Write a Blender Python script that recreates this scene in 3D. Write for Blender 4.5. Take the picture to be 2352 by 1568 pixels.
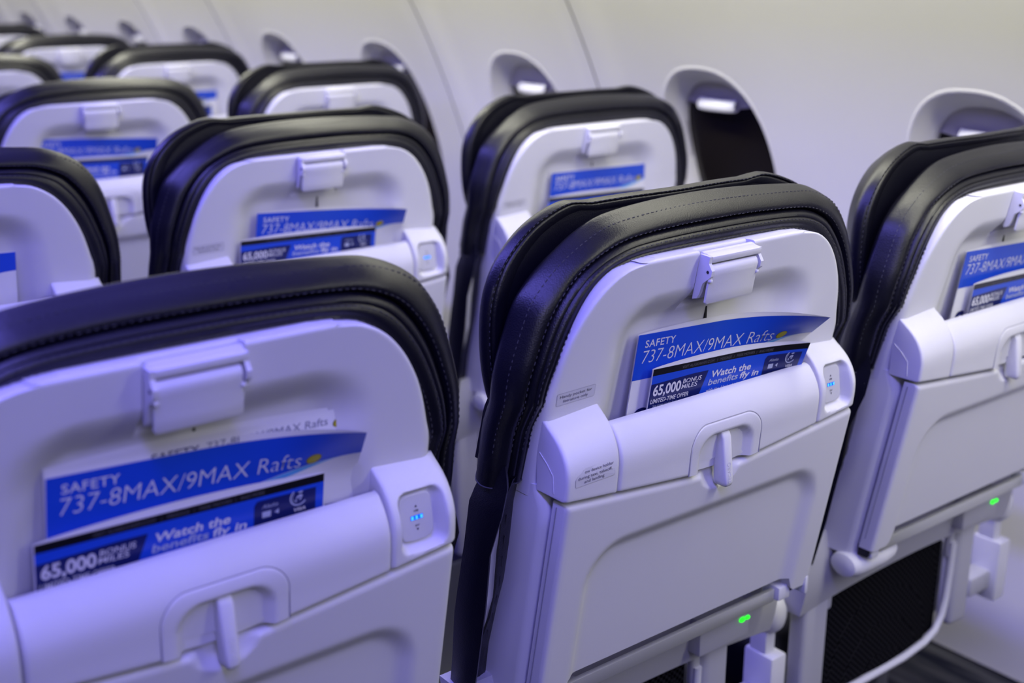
import bpy, bmesh, math, random
import numpy as np
from mathutils import Matrix, Vector

for o in list(bpy.data.objects):
    bpy.data.objects.remove(o)
sc = bpy.context.scene
C = sc.collection
ZF = 0.20                                   # height of the design datum above the cabin floor

# ------------------------------------------------------------------ camera
CAM = (-0.304, -0.731, 1.091 + ZF)
YAW, PITCH, FPX = math.radians(38.29), math.radians(-17.03), 2804.0
cd = bpy.data.cameras.new('camera')
cam = bpy.data.objects.new('camera', cd)
C.objects.link(cam)
fw = Vector((math.sin(YAW) * math.cos(PITCH), math.cos(YAW) * math.cos(PITCH), math.sin(PITCH)))
rt = Vector((math.cos(YAW), -math.sin(YAW), 0))
up = rt.cross(fw)
M = Matrix((rt, up, -fw)).transposed().to_4x4()
M.translation = Vector(CAM)
cam.matrix_world = M
cd.sensor_width = 36
cd.sensor_fit = 'HORIZONTAL'
cd.lens = FPX / 2352 * 36
cd.clip_start = 0.02
cd.dof.use_dof = True
cd.dof.focus_distance = 1.10
cd.dof.aperture_fstop = 4.0
sc.camera = cam

# ------------------------------------------------------------------ world, lamps, exposure
w = bpy.data.worlds.new('world')
sc.world = w
w.use_nodes = True
w.node_tree.nodes['Background'].inputs[0].default_value = (0.62, 0.58, 0.85, 1)
w.node_tree.nodes['Background'].inputs[1].default_value = 0.35


def area(name, loc, target, sx, sy, power, col, spread=180):
    l = bpy.data.lights.new(name, 'AREA')
    l.shape = 'RECTANGLE'
    l.size, l.size_y = sx, sy
    l.energy = power
    l.color = col
    l.spread = math.radians(spread)
    o = bpy.data.objects.new(name, l)
    C.objects.link(o)
    o.location = loc
    z = (Vector(loc) - Vector(target)).normalized()
    y = Vector((0, 1, 0)) - z * z.y                # the long side runs along the cabin
    y.normalize()
    m = Matrix((y.cross(z), y, z)).transposed().to_4x4()
    m.translation = Vector(loc)
    o.matrix_world = m
    return o


#LIGHTS-BEGIN
WORLD = (0.450, 0.420, 1.000, 0.0143)
LAMPS = [
    # name, location, aim, width, length, power, colour, spread
    ('sidewall_wash_light', (0.8, 1.75, 1.6), (1.2, 1.75, 1.05), 0.06, 6.5, 38.44, (1.0, 0.99, 0.8), 180),
    ('ceiling_mood_light', (-0.36, 1.4, 2.19), (0.1, 1.4, 0.9), 0.22, 7.0, 109.04, (0.2, 0.175, 1.0), 180),
    ('rear_right_fill', (1.0, -1.1, 1.55), (0.95, -0.2, 0.9), 0.1, 0.8, 3.85, (1.0, 1.0, 0.9), 180),  # added neutral fill, no real fitting: brightens seat backs on the window side
    ('rear_left_fill', (-0.5, -2.2, 1.9), (0.4, 0.0, 0.8), 1.0, 0.6, 8.29, (0.8, 0.78, 1.0), 180),  # added unseen fill behind the camera, lifts all rear-facing surfaces
]
#LIGHTS-END
w.node_tree.nodes['Background'].inputs[0].default_value = (*WORLD[:3], 1)
w.node_tree.nodes['Background'].inputs[1].default_value = WORLD[3]
for l_ in LAMPS:
    area(*l_)

sc.view_settings.view_transform = 'Standard'
sc.view_settings.look = 'None'
sc.view_settings.gamma = 1.0
sc.view_settings.use_curve_mapping = False
sc.view_settings.exposure = 0.10


# ------------------------------------------------------------------ materials
def mat(name, col, rough=0.5, metal=0.0, spec=0.5, bump=0.0, scale=400.0, emit=None, estr=1.0, var=0.0, coat=0.0):
    m = bpy.data.materials.new(name)
    m.use_nodes = True
    nt = m.node_tree
    b = nt.nodes['Principled BSDF']
    b.inputs['Base Color'].default_value = (*col, 1)
    b.inputs['Roughness'].default_value = rough
    b.inputs['Metallic'].default_value = metal
    b.inputs['Specular IOR Level'].default_value = spec
    b.inputs['Coat Weight'].default_value = coat
    if emit:
        b.inputs['Emission Color'].default_value = (*emit, 1)
        b.inputs['Emission Strength'].default_value = estr
    if bump or var:
        tc = nt.nodes.new('ShaderNodeTexCoord')
        n = nt.nodes.new('ShaderNodeTexNoise')
        n.inputs['Scale'].default_value = scale
        n.inputs['Detail'].default_value = 3
        nt.links.new(tc.outputs['Object'], n.inputs['Vector'])
        if bump:
            bp = nt.nodes.new('ShaderNodeBump')
            bp.inputs['Strength'].default_value = bump
            bp.inputs['Distance'].default_value = 0.001
            nt.links.new(n.outputs['Fac'], bp.inputs['Height'])
            nt.links.new(bp.outputs['Normal'], b.inputs['Normal'])
        if var:
            r = nt.nodes.new('ShaderNodeValToRGB')
            r.color_ramp.elements[0].color = (*[c * (1 - var) for c in col], 1)
            r.color_ramp.elements[1].color = (*[min(1, c * (1 + var)) for c in col], 1)
            nt.links.new(n.outputs['Fac'], r.inputs['Fac'])
            nt.links.new(r.outputs['Color'], b.inputs['Base Color'])
    return m


def leather():
    m = mat('black_leather', (0.0035, 0.0035, 0.0085), 0.36, spec=0.5)
    nt = m.node_tree
    b = nt.nodes['Principled BSDF']
    tc = nt.nodes.new('ShaderNodeTexCoord')
    v = nt.nodes.new('ShaderNodeTexVoronoi')
    v.inputs['Scale'].default_value = 850
    n = nt.nodes.new('ShaderNodeTexNoise')
    n.inputs['Scale'].default_value = 110
    n.inputs['Detail'].default_value = 4
    mx = nt.nodes.new('ShaderNodeMath')
    mx.operation = 'MULTIPLY_ADD'
    mx.inputs[1].default_value = 1.2
    bp = nt.nodes.new('ShaderNodeBump')
    bp.inputs['Strength'].default_value = 0.16
    bp.inputs['Distance'].default_value = 0.0008
    nt.links.new(tc.outputs['Object'], v.inputs['Vector'])
    nt.links.new(tc.outputs['Object'], n.inputs['Vector'])
    nt.links.new(n.outputs['Fac'], mx.inputs[0])
    nt.links.new(v.outputs['Distance'], mx.inputs[2])
    nt.links.new(mx.outputs[0], bp.inputs['Height'])
    nt.links.new(bp.outputs['Normal'], b.inputs['Normal'])
    return m


def carpet():
    m = mat('striped_carpet', (0.02, 0.021, 0.03), 0.95, spec=0.1)
    nt = m.node_tree
    b = nt.nodes['Principled BSDF']
    tc = nt.nodes.new('ShaderNodeTexCoord')
    mp = nt.nodes.new('ShaderNodeMapping')
    mp.inputs['Scale'].default_value = (42, 3.0, 42)
    n = nt.nodes.new('ShaderNodeTexNoise')
    n.inputs['Scale'].default_value = 1.0
    n.inputs['Detail'].default_value = 5
    r = nt.nodes.new('ShaderNodeValToRGB')
    r.color_ramp.elements[0].position = 0.42
    r.color_ramp.elements[0].color = (0.008, 0.009, 0.018, 1)
    r.color_ramp.elements[1].position = 0.66
    r.color_ramp.elements[1].color = (0.075, 0.075, 0.082, 1)
    nt.links.new(tc.outputs['Object'], mp.inputs['Vector'])
    nt.links.new(mp.outputs['Vector'], n.inputs['Vector'])
    nt.links.new(n.outputs['Fac'], r.inputs['Fac'])
    nt.links.new(r.outputs['Color'], b.inputs['Base Color'])
    return m


def netting():
    m = mat('black_net', (0.006, 0.006, 0.009), 1.0, spec=0.0)
    nt = m.node_tree
    b = nt.nodes['Principled BSDF']
    tc = nt.nodes.new('ShaderNodeTexCoord')
    wv = nt.nodes.new('ShaderNodeTexChecker')
    wv.inputs['Scale'].default_value = 230
    wv.inputs['Color1'].default_value = (0.002, 0.002, 0.003, 1)
    wv.inputs['Color2'].default_value = (0.016, 0.016, 0.018, 1)
    nt.links.new(tc.outputs['Object'], wv.inputs['Vector'])
    nt.links.new(wv.outputs['Color'], b.inputs['Base Color'])
    return m


M_PLASTIC = mat('white_plastic', (0.70, 0.70, 0.72), 0.42, spec=0.45, bump=0.05, scale=900)
M_GREY = mat('grey_plastic', (0.46, 0.46, 0.49), 0.5, spec=0.4, bump=0.05, scale=900)
M_LEG = mat('leg_metal', (0.10, 0.10, 0.11), 0.5)
M_DARK = mat('dark_gap', (0.012, 0.012, 0.016), 0.8)
M_LEATHER = leather()
M_THREAD = mat('thread', (0.05, 0.05, 0.058), 0.7)
M_ALU = mat('brushed_metal', (0.62, 0.63, 0.56), 0.35, metal=0.55, bump=0.08, scale=600)
M_NET = netting()
M_CARPET = carpet()
M_WALL = mat('wall_plastic', (0.80, 0.79, 0.77), 0.50, spec=0.4, bump=0.03, scale=500)
M_SHADE = mat('shaded_blind_plastic', (0.46, 0.44, 0.45), 0.35, spec=0.5)  # blind greyed down: the recess's shade is put into its colour
M_LIP = mat('pull_lip_plastic', (0.84, 0.84, 0.82), 0.25, spec=0.6)
M_GLASS = mat('night_glass', (0.016, 0.013, 0.011), 0.12, spec=0.5)
M_WHITE = mat('paper_white', (0.78, 0.78, 0.80), 0.35, spec=0.5)
M_BLUE = mat('print_blue', (0.012, 0.075, 0.60), 0.30, spec=0.5)
M_CYAN = mat('print_cyan', (0.12, 0.42, 0.78), 0.30, spec=0.5)
M_NAVY = mat('print_navy', (0.008, 0.014, 0.11), 0.30, spec=0.5)
M_BLACK = mat('print_black', (0.006, 0.006, 0.009), 0.30, spec=0.5)
M_YELLOW = mat('print_yellow', (0.42, 0.36, 0.010), 0.4)
M_OLIVE = mat('print_olive', (0.16, 0.14, 0.010), 0.4)
M_TXT = mat('print_white', (0.70, 0.70, 0.74), 0.35)
M_TXTG = mat('print_pale', (0.42, 0.46, 0.62), 0.35)
M_TXTD = mat('print_dim', (0.11, 0.11, 0.12), 0.35)
M_INK = mat('ink', (0.06, 0.06, 0.075), 0.6)
M_STICKER = mat('sticker', (0.62, 0.62, 0.645), 0.30, spec=0.5)
M_STICKERE = mat('sticker_edge', (0.34, 0.34, 0.38), 0.4)
M_EMBOSS = mat('emboss', (0.60, 0.60, 0.63), 0.5)
M_BLED = mat('blue_light', (0.0, 0.1, 0.8), 0.4, emit=(0.0, 0.06, 1.0), estr=1.2)
M_BLEDH = mat('blue_light_core', (0.1, 0.4, 0.9), 0.4, emit=(0.02, 0.30, 1.0), estr=1.6)
M_GLED = mat('green_light', (0.0, 0.6, 0.0), 0.4, emit=(0.02, 1.0, 0.02), estr=1.6)


# ------------------------------------------------------------------ mesh helpers
class MB:
    def __init__(s):
        s.v, s.f, s.m = [], [], []

    def add(s, vs, fs, mi=0):
        b = len(s.v)
        s.v += [tuple(float(c) for c in p) for p in vs]
        s.f += [tuple(i + b for i in f) for f in fs]
        s.m += [mi] * len(fs)
        return b

    def grid(s, P, mi=0, closed_u=False, flip=False):
        n, k = len(P), len(P[0])
        fs = []
        for j in range(n - 1):
            for i in range(k if closed_u else k - 1):
                a, b_, c, d = j * k + i, j * k + (i + 1) % k, (j + 1) * k + (i + 1) % k, (j + 1) * k + i
                fs.append((a, d, c, b_) if flip else (a, b_, c, d))
        s.add([p for r in P for p in r], fs, mi)

    def fan(s, loop, mi=0, flip=False):
        f = tuple(range(len(loop)))
        s.add(loop, [f[::-1] if flip else f], mi)

    def bm(s, b, mi=0):
        b.verts.index_update()
        s.add([v.co[:] for v in b.verts], [[v.index for v in f.verts] for f in b.faces], mi)
        b.free()

    def rbox(s, c, size, r=0.003, seg=2, mi=0, rot=None):
        b = bmesh.new()
        bmesh.ops.create_cube(b, size=1)
        for v in b.verts:
            v.co = Vector((v.co.x * size[0], v.co.y * size[1], v.co.z * size[2]))
        if r > 0:
            bmesh.ops.bevel(b, geom=b.edges[:], offset=min(r, min(size) * 0.49), segments=seg, affect='EDGES', profile=0.5)
        for v in b.verts:
            if rot is not None:
                v.co = rot @ v.co
            v.co += Vector(c)
        s.bm(b, mi)

    def tube(s, pts, r, n=10, mi=0, cap=True):
        pts = [Vector(p) for p in pts]
        rings = []
        ref = Vector((0.13, 0.9, 0.41)).normalized()
        for i, p in enumerate(pts):
            t = (pts[min(i + 1, len(pts) - 1)] - pts[max(i - 1, 0)]).normalized()
            a = t.cross(ref)
            if a.length < 1e-4:
                a = t.cross(Vector((1, 0, 0)))
            a.normalize()
            b_ = t.cross(a)
            rr = r[i] if isinstance(r, (list, tuple)) else r
            rings.append([p + a * rr * math.cos(2 * math.pi * k / n) + b_ * rr * math.sin(2 * math.pi * k / n) for k in range(n)])
        s.grid(rings, mi, closed_u=True)
        if cap:
            s.fan(rings[0], mi, True)
            s.fan(rings[-1], mi)

    def build(s, name, mats, parent=None, smooth=True, angle=38, weld=True):
        me = bpy.data.meshes.new(name)
        me.from_pydata(s.v, [], s.f)
        for mm in (mats if isinstance(mats, (list, tuple)) else [mats]):
            me.materials.append(mm)
        me.polygons.foreach_set('material_index', s.m)
        b = bmesh.new()
        b.from_mesh(me)
        if weld:
            bmesh.ops.remove_doubles(b, verts=b.verts[:], dist=1e-6)
        bmesh.ops.recalc_face_normals(b, faces=b.faces[:])
        b.to_mesh(me)
        b.free()
        if smooth:
            me.shade_smooth()
            me.set_sharp_from_angle(angle=math.radians(angle))
        o = bpy.data.objects.new(name, me)
        C.objects.link(o)
        if parent is not None:
            o.parent = parent
        return o


def interp(x, xs, ys):
    return float(np.interp(x, xs, ys))


def sstep(a, b, x):
    t = min(1, max(0, (x - a) / (b - a)))
    return t * t * (3 - 2 * t)


def sd_rrect(u, z, cu, cz, hu, hz, r):
    qx, qz = abs(u - cu) - hu + r, abs(z - cz) - hz + r
    return min(max(qx, qz), 0) + math.hypot(max(qx, 0), max(qz, 0)) - r


def edge_round(d, r):
    if d >= r:
        return 0.0
    d = max(d, 0)
    return r - math.sqrt(max(0, r * r - (r - d) ** 2))


def L(u, y, z):
    return (u, y, z + ZF)


def cluster(a, b, r, n):
    e = [0, 0.08 * r, 0.3 * r, 0.6 * r, r]
    mid = np.linspace(a + r, b - r, n)
    return [a + x for x in e[:-1]] + list(mid) + [b - x for x in e[:-1]][::-1]


def solid(mb, F, back, mi=0):
    """front grid F[row][col] of points, closed by a straight back at y + back (number or function of z)"""
    mb.grid(F, mi)
    per = [p for p in F[0]] + [r[-1] for r in F[1:]] + F[-1][::-1][1:] + [r[0] for r in F[::-1][1:-1]]
    bk = [(p[0], back(p) if callable(back) else p[1] + back, p[2]) for p in per]
    mb.grid([per, bk], mi, closed_u=True)
    mb.fan(bk, mi)


# ------------------------------------------------------------------ text
_tc = {}


def text2d(body, shear=0.0, offset=0.0, spacing=1.0):
    key = (body, shear, offset, spacing)
    if key in _tc:
        return _tc[key]
    cu = bpy.data.curves.new('t', 'FONT')
    cu.body = body
    cu.size = 1
    cu.shear = shear
    cu.offset = offset
    cu.space_character = spacing
    cu.resolution_u = 3
    cu.fill_mode = 'FRONT'
    o = bpy.data.objects.new('t', cu)
    C.objects.link(o)
    dg = bpy.context.evaluated_depsgraph_get()
    dg.update()
    me = o.evaluated_get(dg).to_mesh()
    V = [(v.co.x, v.co.y) for v in me.vertices]
    Fc = [tuple(p.vertices) for p in me.polygons]
    o.evaluated_get(dg).to_mesh_clear()
    bpy.data.objects.remove(o)
    bpy.data.curves.remove(cu)
    _tc[key] = (V, Fc)
    return V, Fc


def put_text(mb, S, body, s0, t0, cap, width=None, mi=0, lay=2, shear=0.0, offset=0.0, spacing=1.0, align='L'):
    """write on surface S(s, t, layer): s to the right, t downwards, baseline at t0"""
    V, Fc = text2d(body, shear, offset, spacing)
    if not V:
        return
    xs = [p[0] for p in V]
    x0, x1 = min(xs), max(xs)
    ky = cap / 0.70
    kx = ky if width is None else width / (x1 - x0)
    if align == 'C':
        s0 -= kx * (x1 - x0) / 2
    mb.add([S(s0 + (x - x0) * kx, t0 - y * ky, lay) for x, y in V], Fc, mi)


def patch(mb, S, s0, s1, top, bot, mi, lay, n=24, k=3):
    P = []
    for j in range(k + 1):
        row = []
        for i in range(n + 1):
            s = s0 + (s1 - s0) * i / n
            a = top(s) if callable(top) else top
            b = bot(s) if callable(bot) else bot
            row.append(S(s, a + (b - a) * j / k, lay))
        P.append(row)
    mb.grid(P, mi)


def poly(mb, S, pts, mi, lay):
    mb.add([S(a, b, lay) for a, b in pts], [tuple(range(len(pts)))], mi)


# ------------------------------------------------------------------ tags
def tag(o, label=None, cat=None, group=None, kind=None):
    if label:
        o['label'] = label
    if cat:
        o['category'] = cat
    if group:
        o['group'] = group
    if kind:
        o['kind'] = kind
    return o


def empty(name, loc):
    o = bpy.data.objects.new(name, None)
    o.empty_display_size = 0.1
    C.objects.link(o)
    o.location = loc
    return o


def copy_tree(o, parent=None):
    c = o.copy()
    C.objects.link(c)
    if parent is not None:
        c.parent = parent
    for ch in list(o.children):
        copy_tree(ch, c)
    return c


# ================================================================== THE SETTING
WR, WZC, WX0 = 1.78, 0.15, -0.36            # side wall: an arc of the fuselage


def wallpt(y, s, d=0.0):
    ph = s / WR
    return (WX0 + (WR + d) * math.cos(ph), y, WZC + (WR + d) * math.sin(ph) + ZF)


WY0, WDY = 0.215, 0.508                     # window spacing
S_BOT, S_TOP, S_C = -0.165, 1.42, 0.605
HW, HH = 0.128, 0.205                       # outer half size of the window surround
SEAMS = [0.977, 1.485, 2.501, 3.009, 4.025, 4.533, 5.549, 6.057]


def seam_raise(y):
    d = min(abs(y - q) for q in SEAMS)
    return -0.014 * (1 - sstep(0.02, 0.075, d))


def wp(y, s, d=0.0):
    return wallpt(y, s, d + seam_raise(y))


def oval(a, k=1.0, e=2.5):
    ca, sa = math.cos(a), math.sin(a)
    r = (abs(ca / HW) ** e + abs(sa / HH) ** e) ** (-1 / e)
    return r * ca * k, r * sa * k


wall = MB()
NB = 13
for kx in range(-1, NB):
    yc = WY0 + WDY * kx
    ya, yb = yc - WDY / 2, yc + WDY / 2
    if any(abs(ya - q) < 0.01 for q in SEAMS):
        ya += 0.0018
    if any(abs(yb - q) < 0.01 for q in SEAMS):
        yb -= 0.0018
    angs = sorted(set([round(2 * math.pi * i / 72, 6) for i in range(72)] + [round(math.atan2(sv - S_C, yv - yc) % (2 * math.pi), 6) for sv in (S_BOT, S_TOP) for yv in (ya, yb)]))
    rings = []
    for t in [0, 0.04, 0.1, 0.2, 0.35, 0.5, 0.65, 0.8, 0.9, 1.0]:
        row = []
        for a in angs:
            ca, sa = math.cos(a), math.sin(a)
            iu, isv = oval(a)
            q = []
            if ca > 1e-9: q.append((yb - yc) / ca)
            if ca < -1e-9: q.append((ya - yc) / ca)
            if sa > 1e-9: q.append((S_TOP - S_C) / sa)
            if sa < -1e-9: q.append((S_BOT - S_C) / sa)
            R = min(q)
            row.append(wp(yc + iu + (R * ca - iu) * t, S_C + isv + (R * sa - isv) * t))
        rings.append(row)
    wall.grid(rings, 0, closed_u=True)
for q in SEAMS:                              # dark joint behind each gap between panels
    wall.grid([[wp(q + dy, S_BOT + (S_TOP - S_BOT) * i / 30, 0.003) for dy in (-0.004, 0.004)] for i in range(31)], 1)
wo = wall.build('wall_right', [M_WALL, mat('panel_joint', (0.30, 0.27, 0.24), 0.7)])
tag(wo, kind='structure')

for kx in range(-1, NB):
    yc = WY0 + WDY * kx
    root = empty('window_%d' % (kx + 2), wallpt(yc, S_C))
    tag(root, kind='structure')
    inv = root.location

    def wl(y, s, d):
        p = wp(y, s, d)
        return (p[0] - inv[0], p[1] - inv[1], p[2] - inv[2])
    N = 72
    sur = MB()
    prof = [(1.0, 0.0), (0.992, -0.0006), (0.98, -0.0011), (0.965, -0.0006), (0.95, 0.0012), (0.93, 0.0045), (0.90, 0.0105), (0.87, 0.0155), (0.84, 0.0195), (0.815, 0.022), (0.80, 0.0235), (0.796, 0.027), (0.785, 0.0275), (0.78, 0.040)]
    sur.grid([[wl(yc + oval(2 * math.pi * i / N, k)[0], S_C + oval(2 * math.pi * i / N, k)[1], d) for i in range(N)] for k, d in prof], 0, closed_u=True)
    sur.build('window_frame', M_WALL, root)
    gl = MB()
    gl.fan([wl(yc + oval(2 * math.pi * i / N, 0.81)[0], S_C + oval(2 * math.pi * i / N, 0.81)[1], 0.037) for i in range(N)])
    gl.build('window_pane', M_GLASS, root)
    # blind pushed up: a slim slab with a curved lower rim and a pull lip
    drop = {0: 0.046, 1: 0.040, 2: 0.050, 3: 0.040, 4: 0.040, 5: 0.03}.get(kx, 0.035)
    sh = MB()
    pts = []
    top_s = S_C + HH * 0.795
    rows = []
    for j in range(7):
        row = []
        for i in range(25):
            q = -1 + 2 * i / 24
            hw = HW * 0.79
            y = yc + q * hw
            ztop = S_C + HH * 0.795 * (1 - abs(q) ** 2.5) ** (1 / 2.5)
            zb = min(ztop - 0.0005, top_s - drop - 0.016 * (1 - q * q) + 0.004)
            row.append(wl(y, ztop + (zb - ztop) * j / 6, 0.0315 - 0.003 * sstep(0.5, 1, j / 6)))
        rows.append(row)
    sh.grid(rows)
    low = rows[-1]
    sh.grid([low, [(p[0] + 0.006, p[1], p[2]) for p in low]])
    so = sh.build('window_shade', M_SHADE, root)
    lip = MB()
    zl = top_s - drop - 0.004
    lip.grid([[wl(yc + q * 0.042, zl + a, 0.0265 + b - 0.004 * (1 - q ** 4)) for q in np.linspace(-1, 1, 15)] for a, b in [(0.011, 0.002), (0.008, -0.004), (0.004, -0.0085), (0.0, -0.0105), (-0.004, -0.0105), (-0.007, -0.008), (-0.008, -0.003), (-0.006, 0.003)]])
    lo = lip.build('pull_lip', M_LIP, so)

# carpeted ledge under the wall panels, floor, ceiling and front bulkhead
Y0, Y1 = -0.55, WY0 + WDY * (NB - 0.5)
pb = wallpt(0, S_BOT)
dado = MB()
prof = [(pb[0] + 0.012, pb[2] + 0.01), (pb[0] + 0.010, pb[2] - 0.004), (pb[0] - 0.02, pb[2] - 0.012), (pb[0] - 0.16, pb[2] - 0.05), (pb[0] - 0.175, pb[2] - 0.06), (pb[0] - 0.19, 0.0)]
dado.grid([[(x, y, z) for y in np.linspace(Y0, Y1, 40)] for x, z in prof])
tag(dado.build('trim_1', M_CARPET), kind='structure')
fl = MB()
fl.grid([[(x, y, 0) for x in (-1.6, pb[0] - 0.19)] for y in np.linspace(Y0, Y1, 20)])
tag(fl.build('floor', M_CARPET), kind='structure')
ce = MB()
pt = wallpt(0, S_TOP)
ce.grid([[(x, y, z) for y in (-2.6, Y1)] for x, z in [(pt[0] + 0.004, pt[2] + 0.002), (pt[0] - 0.02, pt[2] + 0.035), (0.45, 1.65), (0.40, 1.665), (0.37, 1.70), (0.33, 1.95), (0.24, 2.14), (0.1, 2.24), (-0.4, 2.28), (-1.6, 2.24)]])
tag(ce.build('ceiling', M_WALL), kind='structure')
bh = MB()
bh.grid([[(x, Y1, z) for x in np.linspace(-1.6, 1.45, 6)] for z in (0, 1.0, 2.3)])
tag(bh.build('wall_front', M_WALL), kind='structure')

def smooth_path(pts, n, left=None):
    """Catmull-Rom through pts, mirrored to the other side (or with its own left half)"""
    P = [np.array(p) for p in pts]
    full = [np.array((-p[0], p[1])) for p in (left or P)] + P[::-1][1:]
    m = len(full)
    out = []
    for k in range(n + 1):
        t = k / n * (m - 1)
        i = min(int(t), m - 2)
        f = t - i
        p0, p1, p2, p3 = full[max(i - 1, 0)], full[i], full[i + 1], full[min(i + 2, m - 1)]
        out.append(0.5 * ((2 * p1) + (-p0 + p2) * f + (2 * p0 - 5 * p1 + 4 * p2 - p3) * f * f + (-p0 + 3 * p1 - 3 * p2 + p3) * f ** 3))
    return out



# ================================================================== THE SEAT
PZ = [0.400, 0.600, 0.700, 0.740, 0.760, 0.785, 0.806, 0.8234, 0.8382, 0.8484, 0.8527, 0.855, 0.8565, 0.857]
PU = [0.1925, 0.1925, 0.1938, 0.1942, 0.189, 0.181, 0.1714, 0.1605, 0.147, 0.132, 0.1196, 0.1025, 0.090, 0.086]
K = -0.188


def face(z):
    return K * (z - 0.729)


def recess(u, z):
    hw = 0.126 + 0.06 * max(0, 0.77 - z)
    sd = sd_rrect(u, z, 0.002, 0.824 - 0.2, hw, 0.2, 0.046)
    return 0.018 * sstep(-0.002, 0.030, -sd)


def trtop(u):
    return 0.6425 + 0.0175 * (math.sqrt((u / 0.19) ** 2 + 0.03) - 0.173) / 0.842


def trface(z):
    return -0.027 + 0.182 * (0.66 - z)


_q = smooth_path(list(zip(PU, PZ)), 800)
_q = [p for p in _q if p[0] >= 0.0855]
PZ = [float(p[1]) for p in _q][::-1]
PU = [float(p[0]) for p in _q][::-1]


def make_upper_shell(root):
    mb = MB()
    zs = list(np.linspace(0.655, 0.80, 50)) + list(np.linspace(0.802, 0.846, 36)) + [0.848, 0.851, 0.8527, 0.854, 0.855, 0.8558, 0.8564, 0.8568, 0.857]
    inner = sorted(list(np.linspace(-0.086, 0.086, 45)) + [-0.0385, -0.0372, 0.0312, 0.0325])
    fr = [0.08, 0.18, 0.3, 0.42, 0.54, 0.65, 0.74, 0.81, 0.86, 0.90, 0.935, 0.96, 0.98, 0.993, 1.0]
    F = []
    for z in zs:
        wz = interp(z, PZ, PU)
        us = [-(0.086 + (wz - 0.086) * f) for f in fr[::-1]] + inner + [0.086 + (wz - 0.086) * f for f in fr]
        row = []
        for u in us:
            y = face(z) + recess(u, z)
            if z > 0.800 and -0.038 < u < 0.032:
                y += 0.009 * sstep(0.800, 0.808, z)
            y += edge_round(wz - abs(u), interp(z, [0.735, 0.80], [0.010, 0.0045])) + edge_round(0.857 - z, 0.0035)
            row.append(L(u, y, z))
        F.append(row)
    solid(mb, F, lambda p: max(p[1], face(p[2] - ZF)) + 0.045)
    o = mb.build('upper_shell', M_PLASTIC, root, angle=50)
    sl = MB()
    y = face(0.795) + 0.019
    sl.rbox(L(0.0045, y + 0.001, 0.795), (0.0020, 0.004, 0.06), 0, mi=0)
    sl.build('slot', M_DARK, o)
    return o


def make_lower_shell(root):
    mb = MB()
    us = cluster(-0.1925, 0.1925, 0.010, 25)
    F = []
    for z in cluster(0.432, 0.668, 0.006, 14):
        row = []
        for u in us:
            zz = z
            if z < 0.47:                      # lower rim arches up beside the tray
                zz = z + 0.035 * sstep(0.1925, 0.150, abs(u)) * (0.47 - z) / 0.038
            y = -0.004 + 0.182 * (0.66 - zz) + edge_round(0.1925 - abs(u), 0.010)
            y += 0.012 * sstep(0.646, 0.668, z)
            row.append(L(u, y, zz))
        F.append(row)
    solid(mb, F, 0.075)
    return mb.build('lower_shell', M_PLASTIC, root, angle=50)


OZ = [(0.2340, 0.668), (0.2345, 0.682), (0.2350, 0.70), (0.2335, 0.74), (0.2310, 0.775), (0.2235, 0.809), (0.2160, 0.834), (0.206, 0.853), (0.192, 0.869), (0.172, 0.880), (0.149, 0.887), (0.12, 0.8895), (0.09, 0.891), (0.045, 0.893), (0, 0.8935)]
OL = [(0.2300, 0.668), (0.2305, 0.682), (0.2300, 0.70), (0.2270, 0.74), (0.2230, 0.775), (0.2130, 0.806), (0.2030, 0.829), (0.190, 0.844), (0.1745, 0.857), (0.156, 0.8685), (0.137, 0.878), (0.116, 0.8855), (0.089, 0.8895), (0.045, 0.8925), (0, 0.8935)]
IZ = [(0.191, 0.668), (0.191, 0.682), (0.191, 0.70), (0.191, 0.735), (0.188, 0.757), (0.178, 0.785), (0.167, 0.806), (0.154, 0.825), (0.139, 0.840), (0.126, 0.8475), (0.112, 0.8515), (0.096, 0.854), (0.078, 0.8552), (0.040, 0.856), (0, 0.856)]


RING = [(-0.06, 0.020), (-0.02, 0.012), (0.015, 0.002), (0.05, -0.0015), (0.09, -0.0025), (0.12, -0.0018), (0.18, -0.003), (0.26, -0.0035), (0.32, -0.002), (0.345, -0.0003), (0.37, -0.001), (0.43, 0.000), (0.49, 0.004), (0.515, 0.009), (0.525, 0.0095), (0.54, 0.006), (0.565, 0.0025), (0.60, 0.0015), (0.68, 0.0022), (0.76, 0.0040), (0.84, 0.0072), (0.92, 0.0120), (0.975, 0.0175), (1.0, 0.023), (1.0, 0.0275), (0.99, 0.0300), (0.965, 0.0312), (0.93, 0.0340), (0.80, 0.0385), (0.60, 0.0440), (0.35, 0.052), (0.12, 0.060)]


def ring_point(I, O, wv, y, nz):
    k = 1.0
    if y > 0.018:                             # the crest leans in at the sides, out at the top
        k = 1.0 + (0.11 * max(0, nz) - 0.06 * (1 - max(0, nz))) * sstep(0.018, 0.030, y)
    q = I + (O - I) * wv * k
    yo = interp(q[1], [0.66, 0.695, 0.72, 0.745, 0.78, 0.82, 0.86], [0.034, 0.024, 0.017, 0.002, -0.003, -0.005, -0.005])
    return (q[0], y + yo * (1 - 0.45 * min(1, max(0, wv))), q[1])


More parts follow.
